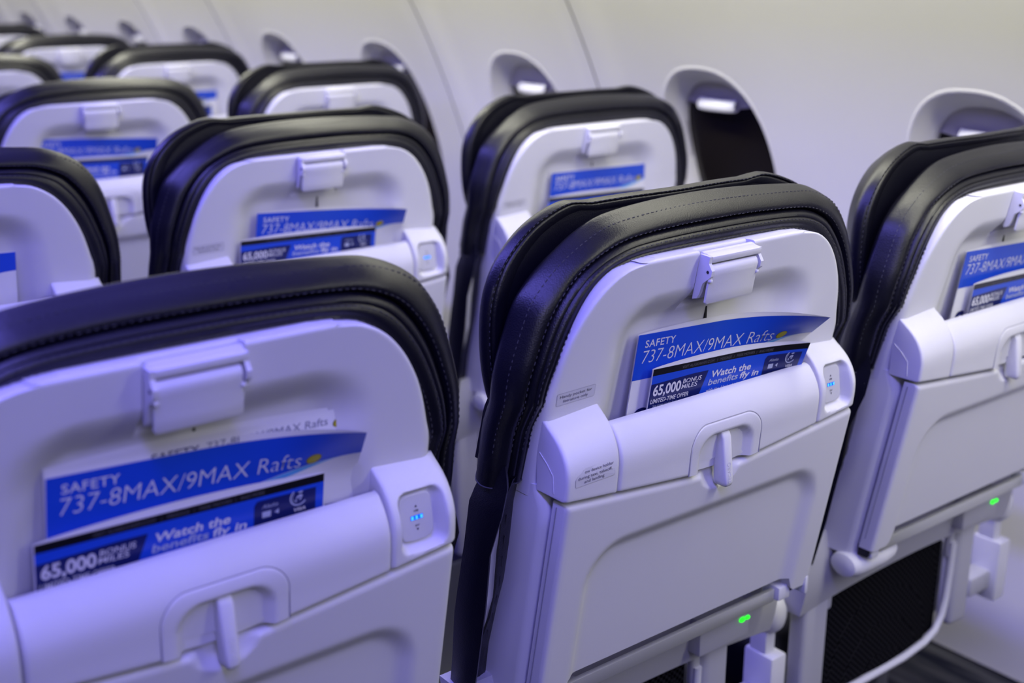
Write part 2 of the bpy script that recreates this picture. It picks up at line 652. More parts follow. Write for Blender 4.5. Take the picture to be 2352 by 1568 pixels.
def make_cover(root):
    mb = MB()
    n = 150
    IP, OP = smooth_path(IZ, n), smooth_path(OZ, n, OL)
    rows = []
    nzs = []
    for I, O in zip(IP, OP):
        d = O - I
        nzs.append(d[1] / (np.linalg.norm(d) + 1e-9))
    rng = random.Random(4)
    for wv, y in RING:
        row = []
        for k, (I, O) in enumerate(zip(IP, OP)):
            u, yy, z = ring_point(I, O, wv, y, nzs[k])
            wob = 0.0006 * math.sin(k * 0.37 + wv * 3) * math.sin(k * 0.11) if 0.55 < wv < 0.96 else 0
            row.append(L(u, yy + wob, z))
        rows.append(row)
    mb.grid(rows, 0)
    front = rows[-1]
    mb.fan([(p[0], p[1] + 0.004, p[2]) for p in front], 0)
    mb.grid([front, [(p[0], p[1] + 0.004, p[2]) for p in front]], 0)
    for k in (0, -1):                          # sewn hem at the lower ends
        mb.tube([r[k] for r, (wv, y) in zip(rows, RING) if wv > 0.03][:-2], 0.0007, 6, 1)
    # stitches
    for wv, yo in ((0.085, -0.0030), (0.30, -0.0030), (0.58, 0.0015), (0.935, 0.0130)):
        pts = []
        dense = 900
        ID, OD = smooth_path(IZ, dense), smooth_path(OZ, dense, OL)
        prev = None
        acc = 0
        run = []
        for I, O in zip(ID, OD):
            d = O - I
            nz = d[1] / (np.linalg.norm(d) + 1e-9)
            p = Vector(L(*ring_point(I, O, wv, yo, nz)))
            if prev is not None:
                acc += (p - prev).length
            prev = p
            if p.z - ZF < 0.70:
                continue
            ph = acc % 0.0056
            if ph < 0.0034:
                run.append(p)
            else:
                if len(run) > 1:
                    mb.tube([run[0], run[len(run) // 2], run[-1]], 0.00036, 5, 1)
                run = []
    return mb.build('seatback_cover', [M_LEATHER, M_THREAD], root, angle=60, weld=False)


def make_skirt(root):
    """leather side skirts that hang below the hem on both flanks, with the shell peeping through a slit"""
    for sg in (-1, 1):
        mb = MB()
        rows = []
        for z, y0, y1, uo in [(0.690, 0.018, 0.040, 0.2200), (0.680, 0.014, 0.046, 0.2215), (0.672, 0.012, 0.050, 0.2225), (0.660, 0.012, 0.0545, 0.2255), (0.647, 0.013, 0.059, 0.228), (0.604, 0.0300, 0.067, 0.228), (0.55, 0.0368, 0.079, 0.228), (0.526, 0.0415, 0.084, 0.228), (0.48, 0.050, 0.088, 0.228), (0.44, 0.060, 0.095, 0.227), (0.420, 0.066, 0.100, 0.225)]:
            rows.append([L(sg * (uo - 0.004), y0 + 0.003, z), L(sg * uo, y0, z), L(sg * (uo + 0.0022), (y0 * 2 + y1) / 3, z), L(sg * (uo + 0.0022), (y0 + y1 * 2) / 3, z), L(sg * uo, y1, z), L(sg * (uo - 0.02), y1 + 0.004, z), L(sg * (uo - 0.04), y1 + 0.002, z)])
        mb.grid(rows, 0)
        mb.build('side_skirt', [M_LEATHER, M_THREAD], root, angle=60)
        hb = MB()
        rows = []
        for z, ya, yb in [(0.675, 0.030, 0.020), (0.645, 0.039, 0.0345), (0.60, 0.046, 0.0400), (0.562, 0.0536, 0.0445), (0.53, 0.064, 0.053), (0.505, 0.071, 0.064), (0.484, 0.077, 0.071), (0.44, 0.084, 0.082), (0.420, 0.09, 0.09)]:
            rows.append([L(sg * 0.1900, ya + 0.004, z), L(sg * 0.1948, ya, z), L(sg * 0.203, (ya + yb) / 2 - 0.001, z), L(sg * 0.210, yb, z), L(sg * 0.209, yb + 0.006, z)])
        hb.grid(rows, 0)
        for k in range(1, 9):
            z = 0.655 - 0.021 * k
            ya, yb = interp(-z, [-0.675, -0.645, -0.60, -0.562, -0.53, -0.505, -0.44], [0.030, 0.039, 0.046, 0.0536, 0.064, 0.071, 0.084]), interp(-z, [-0.675, -0.645, -0.60, -0.562, -0.53, -0.505, -0.44], [0.020, 0.0345, 0.040, 0.0445, 0.053, 0.064, 0.082])
            z2 = z - 0.011
            hb.tube([L(sg * 0.2035, (ya + yb) / 2 - 0.0015, z), L(sg * 0.2035, (ya + yb) / 2 + 0.0005, z2)], 0.0004, 5, 1)
        hb.build('fastening_strip', [M_LEATHER, M_THREAD], root, angle=60)


def make_edge_sliver(root):
    for sg in (-1, 1):
        mb = MB()
        rows = []
        for z, yl, yr in [(0.660, 0.016, 0.036), (0.645, 0.020, 0.040), (0.60, 0.037, 0.045), (0.55, 0.043, 0.051), (0.525, 0.048, 0.060), (0.50, 0.053, 0.071), (0.46, 0.062, 0.080)]:
            rows.append([L(sg * 0.2265, yl, z), L(sg * 0.217, (yl + yr) / 2, z), L(sg * 0.207, yr, z)])
        mb.grid(rows, 0)
        mb.build('shell_edge', M_PLASTIC, root)


HR = [(0.197, 0.716), (0.211, 0.735), (0.2185, 0.760), (0.2215, 0.790), (0.2200, 0.8225), (0.2125, 0.846), (0.1985, 0.866), (0.177, 0.883), (0.152, 0.8938), (0.129, 0.8995), (0.114, 0.8988), (0.102, 0.8975), (0.085, 0.8978), (0.045, 0.8988), (0, 0.899)]


def make_headrest(root):
    mb = MB()
    top = smooth_path(HR, 120)
    low = [np.array((0.16 - 0.32 * k / 20, 0.706)) for k in range(21)]
    loop = top + low
    c = np.array((0, 0.80))
    prof = [(0.90, 0.047), (0.955, 0.0445), (0.967, 0.0450), (0.9735, 0.0475), (0.980, 0.0450), (0.990, 0.0450), (0.998, 0.048), (1.0, 0.052), (0.997, 0.056), (0.980, 0.061), (0.95, 0.068), (0.90, 0.078), (0.83, 0.090), (0.73, 0.103), (0.55, 0.116), (0.35, 0.122)]
    rows = []
    for k, y in prof:
        row = []
        for p in loop:
            q = c + (p - c) * k
            f = abs(q[0]) / 0.21
            row.append(L(q[0], y + 0.012 * (1 - f * f) * 0 - 0.004 * math.cos(q[0] * 30), q[1]))
        rows.append(row)
    mb.grid(rows, 0, closed_u=True)
    mb.fan(rows[0], 0, True)
    mb.fan(rows[-1], 0)
    acc, run, prev = 0, [], None
    dense = smooth_path(HR, 700)
    for p in dense:
        q = c + (p - c) * 0.985
        v = Vector(L(q[0], 0.0448 - 0.004 * math.cos(q[0] * 30), q[1]))
        if prev is not None:
            acc += (v - prev).length
        prev = v
        if acc % 0.0056 < 0.0034:
            run.append(v)
        else:
            if len(run) > 1:
                mb.tube([run[0], run[-1]], 0.0004, 5, 1)
            run = []
    return mb.build('headrest', [M_LEATHER, M_THREAD], root, angle=60, weld=False)


def make_holder(root):
    mb = MB()
    yb = face(0.835)

    def yp(z):
        return face(z)
    # base plate and top bar, side cheeks with a pin hole
    rot = Matrix.Rotation(math.atan(-K) * 1.0, 3, 'X')
    cz = 0.8345
    mb.rbox(L(-0.003, yp(cz) + 0.000, cz), (0.066, 0.006, 0.044), 0.002, 2, 0, rot)
    mb.rbox(L(-0.003, yp(0.8515) - 0.006, 0.8515), (0.064, 0.012, 0.0066), 0.0018, 2, 0, rot)
    for sg in (-1, 1):
        pr = [(0.000, 0.8545), (-0.0115, 0.8535), (-0.0115, 0.8475), (-0.0135, 0.845), (-0.0165, 0.8415), (-0.0165, 0.8365), (-0.0125, 0.8325), (-0.0085, 0.829), (-0.007, 0.819), (-0.005, 0.8145), (0.0, 0.813)]
        u0 = -0.0045 + sg * 0.0335
        a = [L(u0, yp(z) + y, z) for y, z in pr]
        b = [L(u0 - sg * 0.0035, yp(z) + y, z) for y, z in pr]
        mb.grid([a, b], 0, closed_u=True)
        mb.fan(a, 0)
        mb.fan(b, 0)
        mb.tube([L(u0 + sg * 0.0004, yp(0.840) - 0.0120, 0.840), L(u0 - sg * 0.001, yp(0.840) - 0.0120, 0.840)], 0.0014, 10, 1)
    o = mb.build('device_holder', [M_PLASTIC, M_DARK], root, angle=35)
    fb = MB()
    prof = [(-0.0050, 0.8440), (-0.0075, 0.8455), (-0.0110, 0.8458), (-0.0140, 0.8440), (-0.0158, 0.8405), (-0.0155, 0.836), (-0.0150, 0.828), (-0.0150, 0.820), (-0.0152, 0.812), (-0.0146, 0.8102), (-0.0128, 0.8100), (-0.0118, 0.812), (-0.0115, 0.828), (-0.0105, 0.838), (-0.0065, 0.8405)]
    cols = []
    for u in (-0.0365, -0.0361, -0.035, 0.023, 0.0241, 0.0245):
        e = 0.0006 if abs(u + 0.006) > 0.0296 else 0
        cols.append([L(-0.006 + (u + 0.006) * (0.955 if z > 0.8335 else 1.0), yp(z) + y + (e if y < -0.012 else -e), z + (0.0018 if e and z < 0.8115 else 0)) for y, z in prof])
    fb.grid(cols, 0)
    fb.grid([[r[-1] for r in cols], [r[0] for r in cols]], 0)
    fb.fan(cols[0], 0)
    fb.fan(cols[-1], 0)
    for sg in (-1, 1):
        fb.rbox(L(-0.006 + sg * 0.0298, yp(0.832) - 0.0148, 0.8322), (0.0035, 0.004, 0.003), 0.001, 2)
    fb.build('flap', M_PLASTIC, o, angle=40)
    return o


BPZ = [0.640, 0.655, 0.668, 0.677, 0.6874, 0.694, 0.7016, 0.708, 0.7143, 0.719, 0.7238, 0.7285, 0.7345]
BPY = [-0.0268, -0.0278, -0.0288, -0.0298, -0.0301, -0.0290, -0.0262, -0.0225, -0.0174, -0.0120, -0.0050, 0.0020, 0.0070]


def bprof(z):
    return interp(z, BPZ, BPY)


def bprofs(z):
    return sum(bprof(z + d) for d in (-0.004, -0.002, 0, 0.002, 0.004)) / 5


PL_U0, PL_U1, PL_T = -0.044, 0.050, 0.6952


def make_pocket(root):
    mb = MB()
    us = cluster(-0.1310, 0.1362, 0.003, 70)
    F = []
    ts = [0, 0.01, 0.03, 0.06] + list(np.linspace(0.1, 0.96, 26)) + [0.975, 0.99, 1.0]
    for t in ts:
        row = []
        for u in us:
            zb = trtop(u) + 0.0042
            z = zb + (0.7172 - zb) * t
            y = bprofs(z) + edge_round((0.1336 - abs(u - 0.0026)), 0.003)
            y += edge_round(0.7172 - z, 0.0022) + edge_round(z - zb, 0.0025)
            sd = sd_rrect(u, z, 0.003, 0.6952 - 0.1, 0.0450, 0.0985, 0.020)
            y += 0.012 * sstep(0.0015, 0.0035, -sd)
            row.append(L(u, y, z))
        F.append(row)
    solid(mb, F, lambda p: max(p[1], -0.0155) + (0.0035 if p[2] - ZF > 0.70 else 0.018))
    return mb.build('literature_pocket', M_PLASTIC, root, angle=50)


def make_latch(pk):
    pl = MB()
    cu, hu, r = (PL_U0 + PL_U1) / 2, (PL_U1 - PL_U0) / 2, 0.021

    def ptop(u):
        q = abs(u - cu) - (hu - r)
        return PL_T if q <= 0 else PL_T - r + math.sqrt(max(0, r * r - q * q))
    off = [0, 0.0004, 0.0012, 0.0025, 0.0042, 0.0065, 0.009, 0.012, 0.0155, 0.019]
    us = [PL_U0 + x for x in off] + list(np.linspace(PL_U0 + 0.0225, PL_U1 - 0.0225, 20)) + [PL_U1 - x for x in off[::-1]]
    rows = []
    for t in list(np.linspace(0, 0.9, 26)) + [0.93, 0.955, 0.975, 0.99, 1.0]:
        row = []
        for u in us:
            zb = trtop(u) + 0.0046
            z = zb + (ptop(u) - zb) * t
            sdo = sd_rrect(u, z, cu, PL_T - 0.1, hu, 0.1, r)
            y = bprofs(z) - 0.0004 + edge_round(-sdo, 0.0012)
            sdi = sd_rrect(u, z, cu, 0.6855 - 0.1, 0.0365, 0.1, 0.020)
            y += 0.0085 * sstep(0.0, 0.0075, -sdi)
            row.append(L(u, y, z))
        rows.append(row)
    solid(pl, rows, 0.006)
    # shadow gap round the plate
    loop = [L(PL_U0 - 0.0005, bprofs(0.655) + 0.0002, trtop(PL_U0) + 0.0045)]
    for k in range(41):
        a = math.pi - math.pi * k / 40
        q = cu + (hu - r) * (1 if a < math.pi / 2 else -1) if abs(a - math.pi / 2) > 1e-6 else cu
        z = PL_T - r + (r + 0.0006) * math.sin(a)
        loop.append(L(q + (r + 0.0006) * math.cos(a), bprofs(z) + 0.0003, z))
    loop.append(L(PL_U1 + 0.0005, bprofs(0.655) + 0.0002, trtop(PL_U1) + 0.0045))
    pl.tube(loop, 0.0006, 6, 1)
    plo = pl.build('latch_plate', [M_PLASTIC, M_STICKERE], pk, angle=50)
    lb = MB()
    rows = []
    # rounded bar, thicker at the foot
    for z, f, hwid in [(0.6835, -0.0240, 0.0022), (0.6832, -0.0260, 0.0044), (0.6815, -0.0285, 0.0057), (0.677, -0.0305, 0.0062), (0.655, -0.0335, 0.0061), (0.640, -0.0355, 0.0057), (0.634, -0.0362, 0.0054), (0.6308, -0.0355, 0.0047), (0.6292, -0.0335, 0.0034), (0.6288, -0.0310, 0.0015)]:
        yb = -0.0185
        ring = []
        for k in range(20):
            a = 2 * math.pi * k / 20
            ca, sa = math.cos(a), math.sin(a)
            e = 0.45
            cu_ = math.copysign(abs(ca) ** e, ca) * hwid
            cy_ = math.copysign(abs(sa) ** e, sa)
            ring.append(L(0.0025 + cu_, (f + yb) / 2 + cy_ * (f - yb) / 2, z))
        rows.append(ring)
    lb.grid(rows, 0, closed_u=True)
    lb.fan(rows[0], 0)
    lb.fan(rows[-1], 0)

    def S(s, t, lay):                         # raised lettering that reads upwards along the bar
        z = 0.634 + s
        return L(0.0025 + 0.0018 + t, interp(z, [0.634, 0.655, 0.674], [-0.0362, -0.0335, -0.0305]) - 0.0003, z)
    put_text(lb, S, 'RECARO', 0.0, 0.0, 0.0042, 0.0195, 1)
    lb.build('latch', [M_PLASTIC, M_EMBOSS], pk, angle=40)


def make_end_cap(root):
    mb = MB()
    us = cluster(-0.1920, -0.1325, 0.004, 16)
    F = []
    for t in [0, 0.012, 0.03, 0.06] + list(np.linspace(0.1, 0.94, 24)) + [0.97, 0.985, 1.0]:
        row = []
        for u in us:
            zb = trtop(u) + 0.0042
            zt = 0.7285 + 0.006 * (u + 0.192) / 0.06
            z = zb + (zt - zb) * t
            zz = z - (zt - 0.7285) * t
            y = bprofs(zz) + edge_round(min(u + 0.1920, -0.1325 - u), 0.0035) + edge_round(z - zb, 0.002)
            row.append(L(u, y, z))
        F.append(row)
    solid(mb, F, lambda p: max(p[1] + 0.001, 0.010))
    # fine mould line on the outer flank
    mb.tube([L(-0.1923, 0.0065, 0.700), L(-0.1923, -0.004, 0.692), L(-0.1923, -0.0115, 0.684), L(-0.1923, -0.0125, 0.668)], 0.0004, 5, 0)
    return mb.build('end_cap', M_PLASTIC, root, angle=45)


def make_usb(root):
    mb = MB()
    us = cluster(0.1376, 0.1985, 0.006, 40)
    F = []

    def floor(z):
        return -0.0145 + 0.12 * (0.69 - z) * -1 * -1 - 0.0005

    def bez(z):
        return -0.0172 - 0.14 * (0.692 - z)
    for t in [0, 0.012, 0.03, 0.06] + list(np.linspace(0.09, 0.95, 44)) + [0.97, 0.985, 1.0]:
        row = []
        for u in us:
            zb = trtop(u) + 0.0042
            zt = 0.7345 - 0.006 * (u - 0.1376) / 0.06
            z = zb + (zt - zb) * t
            zz = z - (zt - 0.7285) * t
            y = bprofs(zz) + edge_round(u - 0.1376, 0.003) + edge_round(0.1985 - u, 0.010) * 0.9 + edge_round(z - zb, 0.002)
            sd = sd_rrect(u, z, 0.1665, 0.6905, 0.0208, 0.0235, 0.009)
            k = sstep(-0.001, 0.0055, -sd)
            y += k * (max(y, bez(z) + 0.0022) - y)
            row.append(L(u, y, z))
        F.append(row)
    solid(mb, F, lambda p: max(p[1] + 0.001, 0.010))
    o = mb.build('usb_housing', M_PLASTIC, root, angle=45)
    ob = MB()
    # outlet plate
    N = 48
    rows = []
    for k, d in [(1.0, 0.003), (1.0, 0.0), (0.985, -0.0012), (0.95, -0.0020), (0.88, -0.0022)]:
        row = []
        for i in range(N):
            a = 2 * math.pi * i / N
            ca, sa = math.cos(a), math.sin(a)
            q = (abs(ca) ** 5 + abs(sa) ** 5) ** (-1 / 5)
            z = 0.6915 + 0.0188 * q * sa * k
            row.append(L(0.1652 + 0.0152 * q * ca * k, bez(z) + d, z))
        rows.append(row)
    ob.grid(rows, 0, closed_u=True)
    ob.fan(rows[-1], 0)

    def S(s, t, lay):
        z = 0.6915 - t
        return L(0.1652 + s, bez(z) - 0.0024 - 0.0001 * lay, z)
    put_text(ob, S, 'USB', 0, -0.0044, 0.0016, 0.0042, 1, 1, offset=0.02, align='C')
    put_text(ob, S, '5V', 0, 0.0072, 0.0016, 0.0042, 1, 1, offset=0.02, align='C')
    poly(ob, S, [(-0.0011, -0.0078), (0.0011, -0.0078), (0, -0.0098)], 1, 1)
    poly(ob, S, [(-0.0011, 0.0086), (0, 0.0106), (0.0011, 0.0086)], 1, 1)
    poly(ob, S, [(-0.0056, -0.0016), (0.0056, -0.0016), (0.0056, 0.0019), (-0.0056, 0.0019)], 2, 1)
    ob.build('usb_outlet', [mat('outlet_plastic', (0.56, 0.56, 0.60), 0.4), M_INK, M_NAVY], o, angle=45)
    lb = MB()
    for s0, s1 in ((-0.0052, -0.003), (-0.0012, 0.0008), (0.003, 0.0052)):
        poly(lb, S, [(s0, -0.0012), (s1, -0.0012), (s1, 0.0016), (s0, 0.0016)], 1, 3)
    poly(lb, S, [(-0.0054, -0.0014), (0.0054, -0.0014), (0.0054, 0.0017), (-0.0054, 0.0017)], 0, 2)
    lb.build('usb_light', [M_BLED, M_BLEDH], o)
    return o


def make_tray(root):
    mb = MB()
    us = sorted(cluster(-0.1885, 0.1965, 0.005, 90) + list(np.linspace(-0.0352, 0.0412, 44)))
    cu, hu = 0.004, 0.1925
    F = []
    for t in [0, 0.008, 0.025, 0.05] + list(np.linspace(0.08, 0.84, 54)) + list(np.linspace(0.85, 0.935, 16)) + [0.945, 0.96, 0.97, 0.98, 0.987, 0.993, 0.997, 1.0]:
        row = []
        for u in us:
            zt = trtop(u)
            zb = 0.4625 - 0.0160 * sstep(0.158, 0.164, abs(u - cu))
            z = zb + (zt - zb) * t
            y = trface(z)
            # wide shallow recess that runs out at the lower edge
            sd = sd_rrect(u, z, 0.006, 0.609 - 0.2, 0.162, 0.2, 0.046)
            y += 0.0085 * sstep(0.0, 0.017, -sd)
            # finger scoop under the latch
            e = math.hypot((u - 0.003) / 0.0285, (z - 0.6465) / 0.0240)
            y += 0.0105 * sstep(1.0, 0.45, e)
            y += edge_round(u + 0.1885, 0.005) + edge_round(0.1965 - u, 0.005) + edge_round(zt - z, 0.0055)
            row.append(L(u, y, z))
        F.append(row)
    solid(mb, F, lambda p: max(p[1] + 0.002, trface(p[2] - ZF) + 0.019))
    # parting line along the flanks
    for u in (-0.1889, 0.1969):
        mb.tube([L(u, trface(0.655) + 0.0135, 0.655), L(u, trface(0.46) + 0.0135, 0.46)], 0.00045, 5, 1)
    o = mb.build('tray_table', [M_PLASTIC, M_STICKERE], root, angle=50)
    rb = MB()
    rb.rbox(L(-0.008, 0.0245, 0.4415), (0.32, 0.006, 0.0150), 0.0012, 2)
    rb.build('rail', M_ALU, o)
    hb = MB()
    hb.rbox(L(0.162, 0.028, 0.4435), (0.019, 0.024, 0.0165), 0.002, 2, 0)
    hb.rbox(L(0.1775, 0.026, 0.4465), (0.012, 0.014, 0.014), 0.001, 1, 1)
    hb.rbox(L(0.1905, 0.020, 0.4465), (0.006, 0.022, 0.022), 0.0025, 2, 0)
    hb.build('hinge', [M_PLASTIC, M_DARK], o)
    hb = MB()
    hb.rbox(L(-0.1755, 0.028, 0.4415), (0.014, 0.024, 0.0165), 0.002, 2, 0)
    hb.rbox(L(-0.1845, 0.026, 0.4425), (0.006, 0.014, 0.014), 0.001, 1, 1)
    hb.build('hinge', [M_PLASTIC, M_DARK], o)
    return o


def make_lower(root):
    hb = MB()
    # rounded pivot housing beside the lower left tray corner
    rows = []
    for u, k in [(-0.200, 0.5), (-0.197, 0.8), (-0.186, 0.97), (-0.170, 1.0), (-0.140, 1.0), (-0.120, 0.85), (-0.110, 0.65), (-0.108, 0.4)]:
        rows.append([L(u, 0.044 + 0.022 * k * math.cos(2 * math.pi * i / 20), 0.4200 + 0.0175 * k * math.sin(2 * math.pi * i / 20)) for i in range(20)])
    hb.grid(rows, 0, closed_u=True)
    hb.fan(rows[0], 0)
    hb.fan(rows[-1], 0)
    hb.build('pivot_housing', M_PLASTIC, root, angle=40)
    ab = MB()
    us = np.linspace(-0.232, 0.215, 30)
    F = []
    for t in np.linspace(0, 1, 9):
        row = []
        for u in us:
            zb = 0.352 + 0.012 * (1 - ((u - 0.0) / 0.22) ** 2)
            row.append(L(u, 0.074 - 0.02 * math.sin(math.pi * t) * 0.4, zb + (0.452 - zb) * t))
        F.append(row)
    solid(ab, F, 0.03)
    # upright struts either side of the net
    ab.rbox(L(-0.195, 0.088, 0.255), (0.045, 0.026, 0.235), 0.006, 3)
    ab.rbox(L(0.125, 0.086, 0.298), (0.040, 0.026, 0.165), 0.008, 3)
    ab.rbox(L(0.100, 0.086, 0.340), (0.013, 0.012, 0.042), 0.005, 3)
    ab.rbox(L(-0.168, 0.084, 0.350), (0.012, 0.012, 0.030), 0.005, 3)
    ab.rbox(L(0.110, 0.064, 0.402), (0.080, 0.026, 0.044), 0.004, 2)
    lf = ab.build('lower_frame', M_GREY, root, angle=40)
    lb = MB()
    for u, r in ((0.136, 0.0030), (0.1445, 0.0024)):
        rows = []
        for k, d in [(1, 0), (0.85, -0.0012), (0.4, -0.002)]:
            rows.append([L(u + 1.5 * r * k * math.cos(2 * math.pi * i / 14), 0.0505 + d, 0.4045 + r * k * math.sin(2 * math.pi * i / 14)) for i in range(14)])
        lb.grid(rows, 0, closed_u=True)
        lb.fan(rows[-1])
    lb.build('status_light', M_GLED, lf)
    nb = MB()
    us = np.linspace(-0.178, 0.092, 16)
    nb.grid([[L(u, 0.092 - 0.016 * math.sin(math.pi * (u + 0.178) / 0.27) * (1 - t), 0.212 + (0.365 - 0.212) * t) for u in us] for t in np.linspace(0, 1, 8)])
    no = nb.build('mesh_pocket', M_NET, root)
    rb = MB()
    pts = [(0.100, 0.080, 0.345), (0.099, 0.080, 0.300), (0.097, 0.080, 0.262), (0.090, 0.079, 0.238), (0.075, 0.078, 0.220), (0.050, 0.077, 0.211), (0.0, 0.075, 0.207), (-0.10, 0.075, 0.207), (-0.185, 0.078, 0.207)]
    rb.tube([L(*p) for p in pts], 0.0052, 10)
    rb.build('pocket_rim', M_PLASTIC, no)


def make_armrest(root, name='armrest', u=0.25):
    ab = MB()
    # padded bar
    rows = []
    for y, k in [(0.120, 0.6), (0.124, 0.9), (0.14, 1.0), (0.30, 1.0), (0.47, 1.0), (0.50, 0.95), (0.512, 0.7)]:
        ring = []
        for i in range(20):
            a = 2 * math.pi * i / 20
            ca, sa = math.cos(a), math.sin(a)
            ring.append(L(u + 0.0165 * k * math.copysign(abs(ca) ** 0.6, ca), y, 0.402 + 0.022 * k * math.copysign(abs(sa) ** 0.6, sa)))
        rows.append(ring)
    ab.grid(rows, 0, closed_u=True)
    ab.fan(rows[0], 0)
    ab.fan(rows[-1], 0)
    ao = ab.build(name, M_GREY, root, angle=45)
    pb_ = MB()
    # domed pivot cover facing the row behind
    rows = []
    for k, d in [(0.25, -0.024), (0.6, -0.021), (0.85, -0.014), (1.0, -0.002), (1.0, 0.012)]:
        rows.append([L(u + 0.0185 * k * math.cos(2 * math.pi * i / 24), 0.108 + d, 0.352 + 0.030 * k * math.sin(2 * math.pi * i / 24)) for i in range(24)])
    pb_.grid(rows, 0, closed_u=True)
    pb_.fan(rows[0], 0)
    pb_.rbox(L(u, 0.112, 0.312), (0.018, 0.026, 0.05), 0.003, 2)
    pb_.rbox(L(u + 0.002, 0.108, 0.250), (0.028, 0.045, 0.095), 0.004, 2)
    pb_.build('pivot_cover', M_PLASTIC, ao, angle=40)
    pb_ = MB()
    pb_.rbox(L(u - 0.03, 0.112, 0.235), (0.06, 0.03, 0.03), 0.004, 2)
    pb_.build('bracket', M_GREY, ao)


def make_cushion_and_legs(root):
    cb = MB()
    cb.rbox(L(0, 0.345, 0.235), (0.445, 0.44, 0.11), 0.035, 5)
    cb.build('seat_cushion', M_LEATHER, root, angle=60)
    for sg in (-1, 1):
        lb = MB()
        lb.rbox((sg * 0.12, 0.20, 0.20), (0.03, 0.045, 0.40), 0.006, 2)
        lb.build('leg', M_LEG, root)
        lb2 = MB()
        lb2.rbox((sg * 0.12, 0.46, 0.19), (0.03, 0.035, 0.38), 0.006, 2)
        lb2.build('leg', M_LEG, root)


ROWY = {0: 0.0, 1: 0.714, 2: 1.509, 3: 2.313, 4: 3.10, 5: 3.89}
COLX = {0: 0.0, 1: 0.5, 2: 1.0}
SEATS = [
    ((0, 1), 'sharply focused airline seat back with printed placards left of its pocket', 0.0),
    ((0, 0), 'large airline seat back in the near left corner, two safety cards in its pocket', -0.03),
    ((0, 2), 'airline seat back cut off by the right picture edge, beside the plain wall', 0.008),
    ((1, 0), 'airline seat back at left edge, just ahead of the large near left seat', -0.03),
    ((1, 1), 'second row airline seat back with curled safety card, ahead of the near left seat', 0.005),
    ((1, 2), 'second row airline seat back standing next to the dark uncovered window', 0.004),
    ((2, 1), 'third row airline seat back at left with wide curved blue card, tray latch half hidden', -0.02),
    ((2, 2), 'third row airline seat back rising behind the second row middle seat', 0.004),
    ((3, 1), 'airline seat back at far left edge, only its dark right shoulder showing', -0.02),
    ((3, 2), 'fourth row airline seat back by the wall, narrow blue strip in its pocket', 0.004),
    ((4, 2), 'fifth row airline seat back at top left with white flap below flat black top', -0.01),
    ((5, 2), 'farthest airline seat back, a dark blurred shape in the top left corner', 0.0),
]
proto = empty('airline_seat', (COLX[1], ROWY[0], 0))
us_ = make_upper_shell(proto)
make_lower_shell(proto)
make_cover(proto)
make_skirt(proto)
make_edge_sliver(proto)
make_headrest(proto)
make_holder(proto)
pk = make_pocket(proto)
make_latch(pk)
cap0 = make_end_cap(proto)
make_usb(proto)
make_tray(proto)
make_lower(proto)
make_armrest(proto)
make_cushion_and_legs(proto)
roots = {}
for i, ((r, c), lab, dh) in enumerate(SEATS):
    o = proto if i == 0 else copy_tree(proto)
    o.location = (COLX[c], ROWY[r], 0)
    tag(o, lab, 'airline seat', 'airline seats in rows of three')
    roots[(r, c)] = o
for (r, c), lab, dh in SEATS:
    for ch in roots[(r, c)].children:
        if ch.name.startswith('headrest'):
            ch.location.z = dh


# placards -----------------------------------------------------------
def placard(root, lines, u0, u1, z0, z1, yf, slope, cap, cut=False, faint=False):
    mb = MB()
    W, H = u1 - u0, z1 - z0

    def S(s, t, lay):
        z = z1 - t - slope * s
        return L(u0 + s, yf(z) - 0.00015 - 0.00012 * lay, z)

    def rr(g, c):
        out = []
        r = 0.0016
        for cx, cy, a0 in ((W - r, r, -90), (W - r, H - r, 0), (r, H - r, 90), (r, r, 180)):
            if c and cx == r and cy == r:
                out += [(-g, H * 0.55), (W * 0.05, H * 0.36), (W * 0.16, H * 0.22), (W * 0.24, -g)]
                continue
            for k in range(5):
                a = math.radians(a0 + 22.5 * k)
                out.append((cx + (r + g) * math.cos(a), cy + (r + g) * math.sin(a)))
        return out
    for g, mi, lay in ((0.0, 1, 0), (-0.00035, 0, 1)):
        pts = rr(g, cut)
        n = len(pts)
        cs, ct = W * 0.55, H * 0.5
        mb.add([S(cs, ct, lay)] + [S(a, b, lay) for a, b in pts], [(0, 1 + k, 1 + (k + 1) % n) for k in range(n)], mi)
    for txt, s, t, wd in lines:
        put_text(mb, S, txt, s, t, cap, wd, 2, 3, align='C')
    o = mb.build('placard', [M_STICKER, M_STICKERE, M_INK], root, smooth=False)
    return o


for key in ((0, 1), (1, 1), (1, 2)):
    placard(roots[key], [('Handy pocket for', 0.0212, 0.0047, 0.0355), ('literature only', 0.0212, 0.0090, 0.0275)], -0.1825, -0.1395, 0.7405, 0.7520, face, -0.02, 0.0027)
placard(roots[(0, 1)], [('ow device holder', 0.0265, 0.0046, 0.0325), ('during taxi, takeoff,', 0.0220, 0.0090, 0.0385), ('and landing', 0.0210, 0.0132, 0.0225)], -0.1835, -0.1385, 0.6765, 0.6920, bprofs, -0.02, 0.0027, cut=True)


# ================================================================== PRINTED CARDS
def card_surface(u0, z0, th, W, y0, curl, s0, fl, bow=0.0):
    c, s_ = math.cos(th), math.sin(th)

    def S(s, t, lay):
        k = max(0.0, (s - s0) / max(1e-6, W - s0))
        fall = max(0.0, 1 - t / fl)
        cy = curl * k * k * fall
        ss = s - 0.45 * cy * k
        u = u0 + ss * c + t * s_
        z = z0 + ss * s_ - t * c
        y = y0 - 0.12 * (z - 0.72) - cy - 0.00016 * lay - bow * math.sin(math.pi * min(1, max(0, s / W))) * max(0, 1 - t / 0.07)
        return (u, y, z + ZF)
    return S


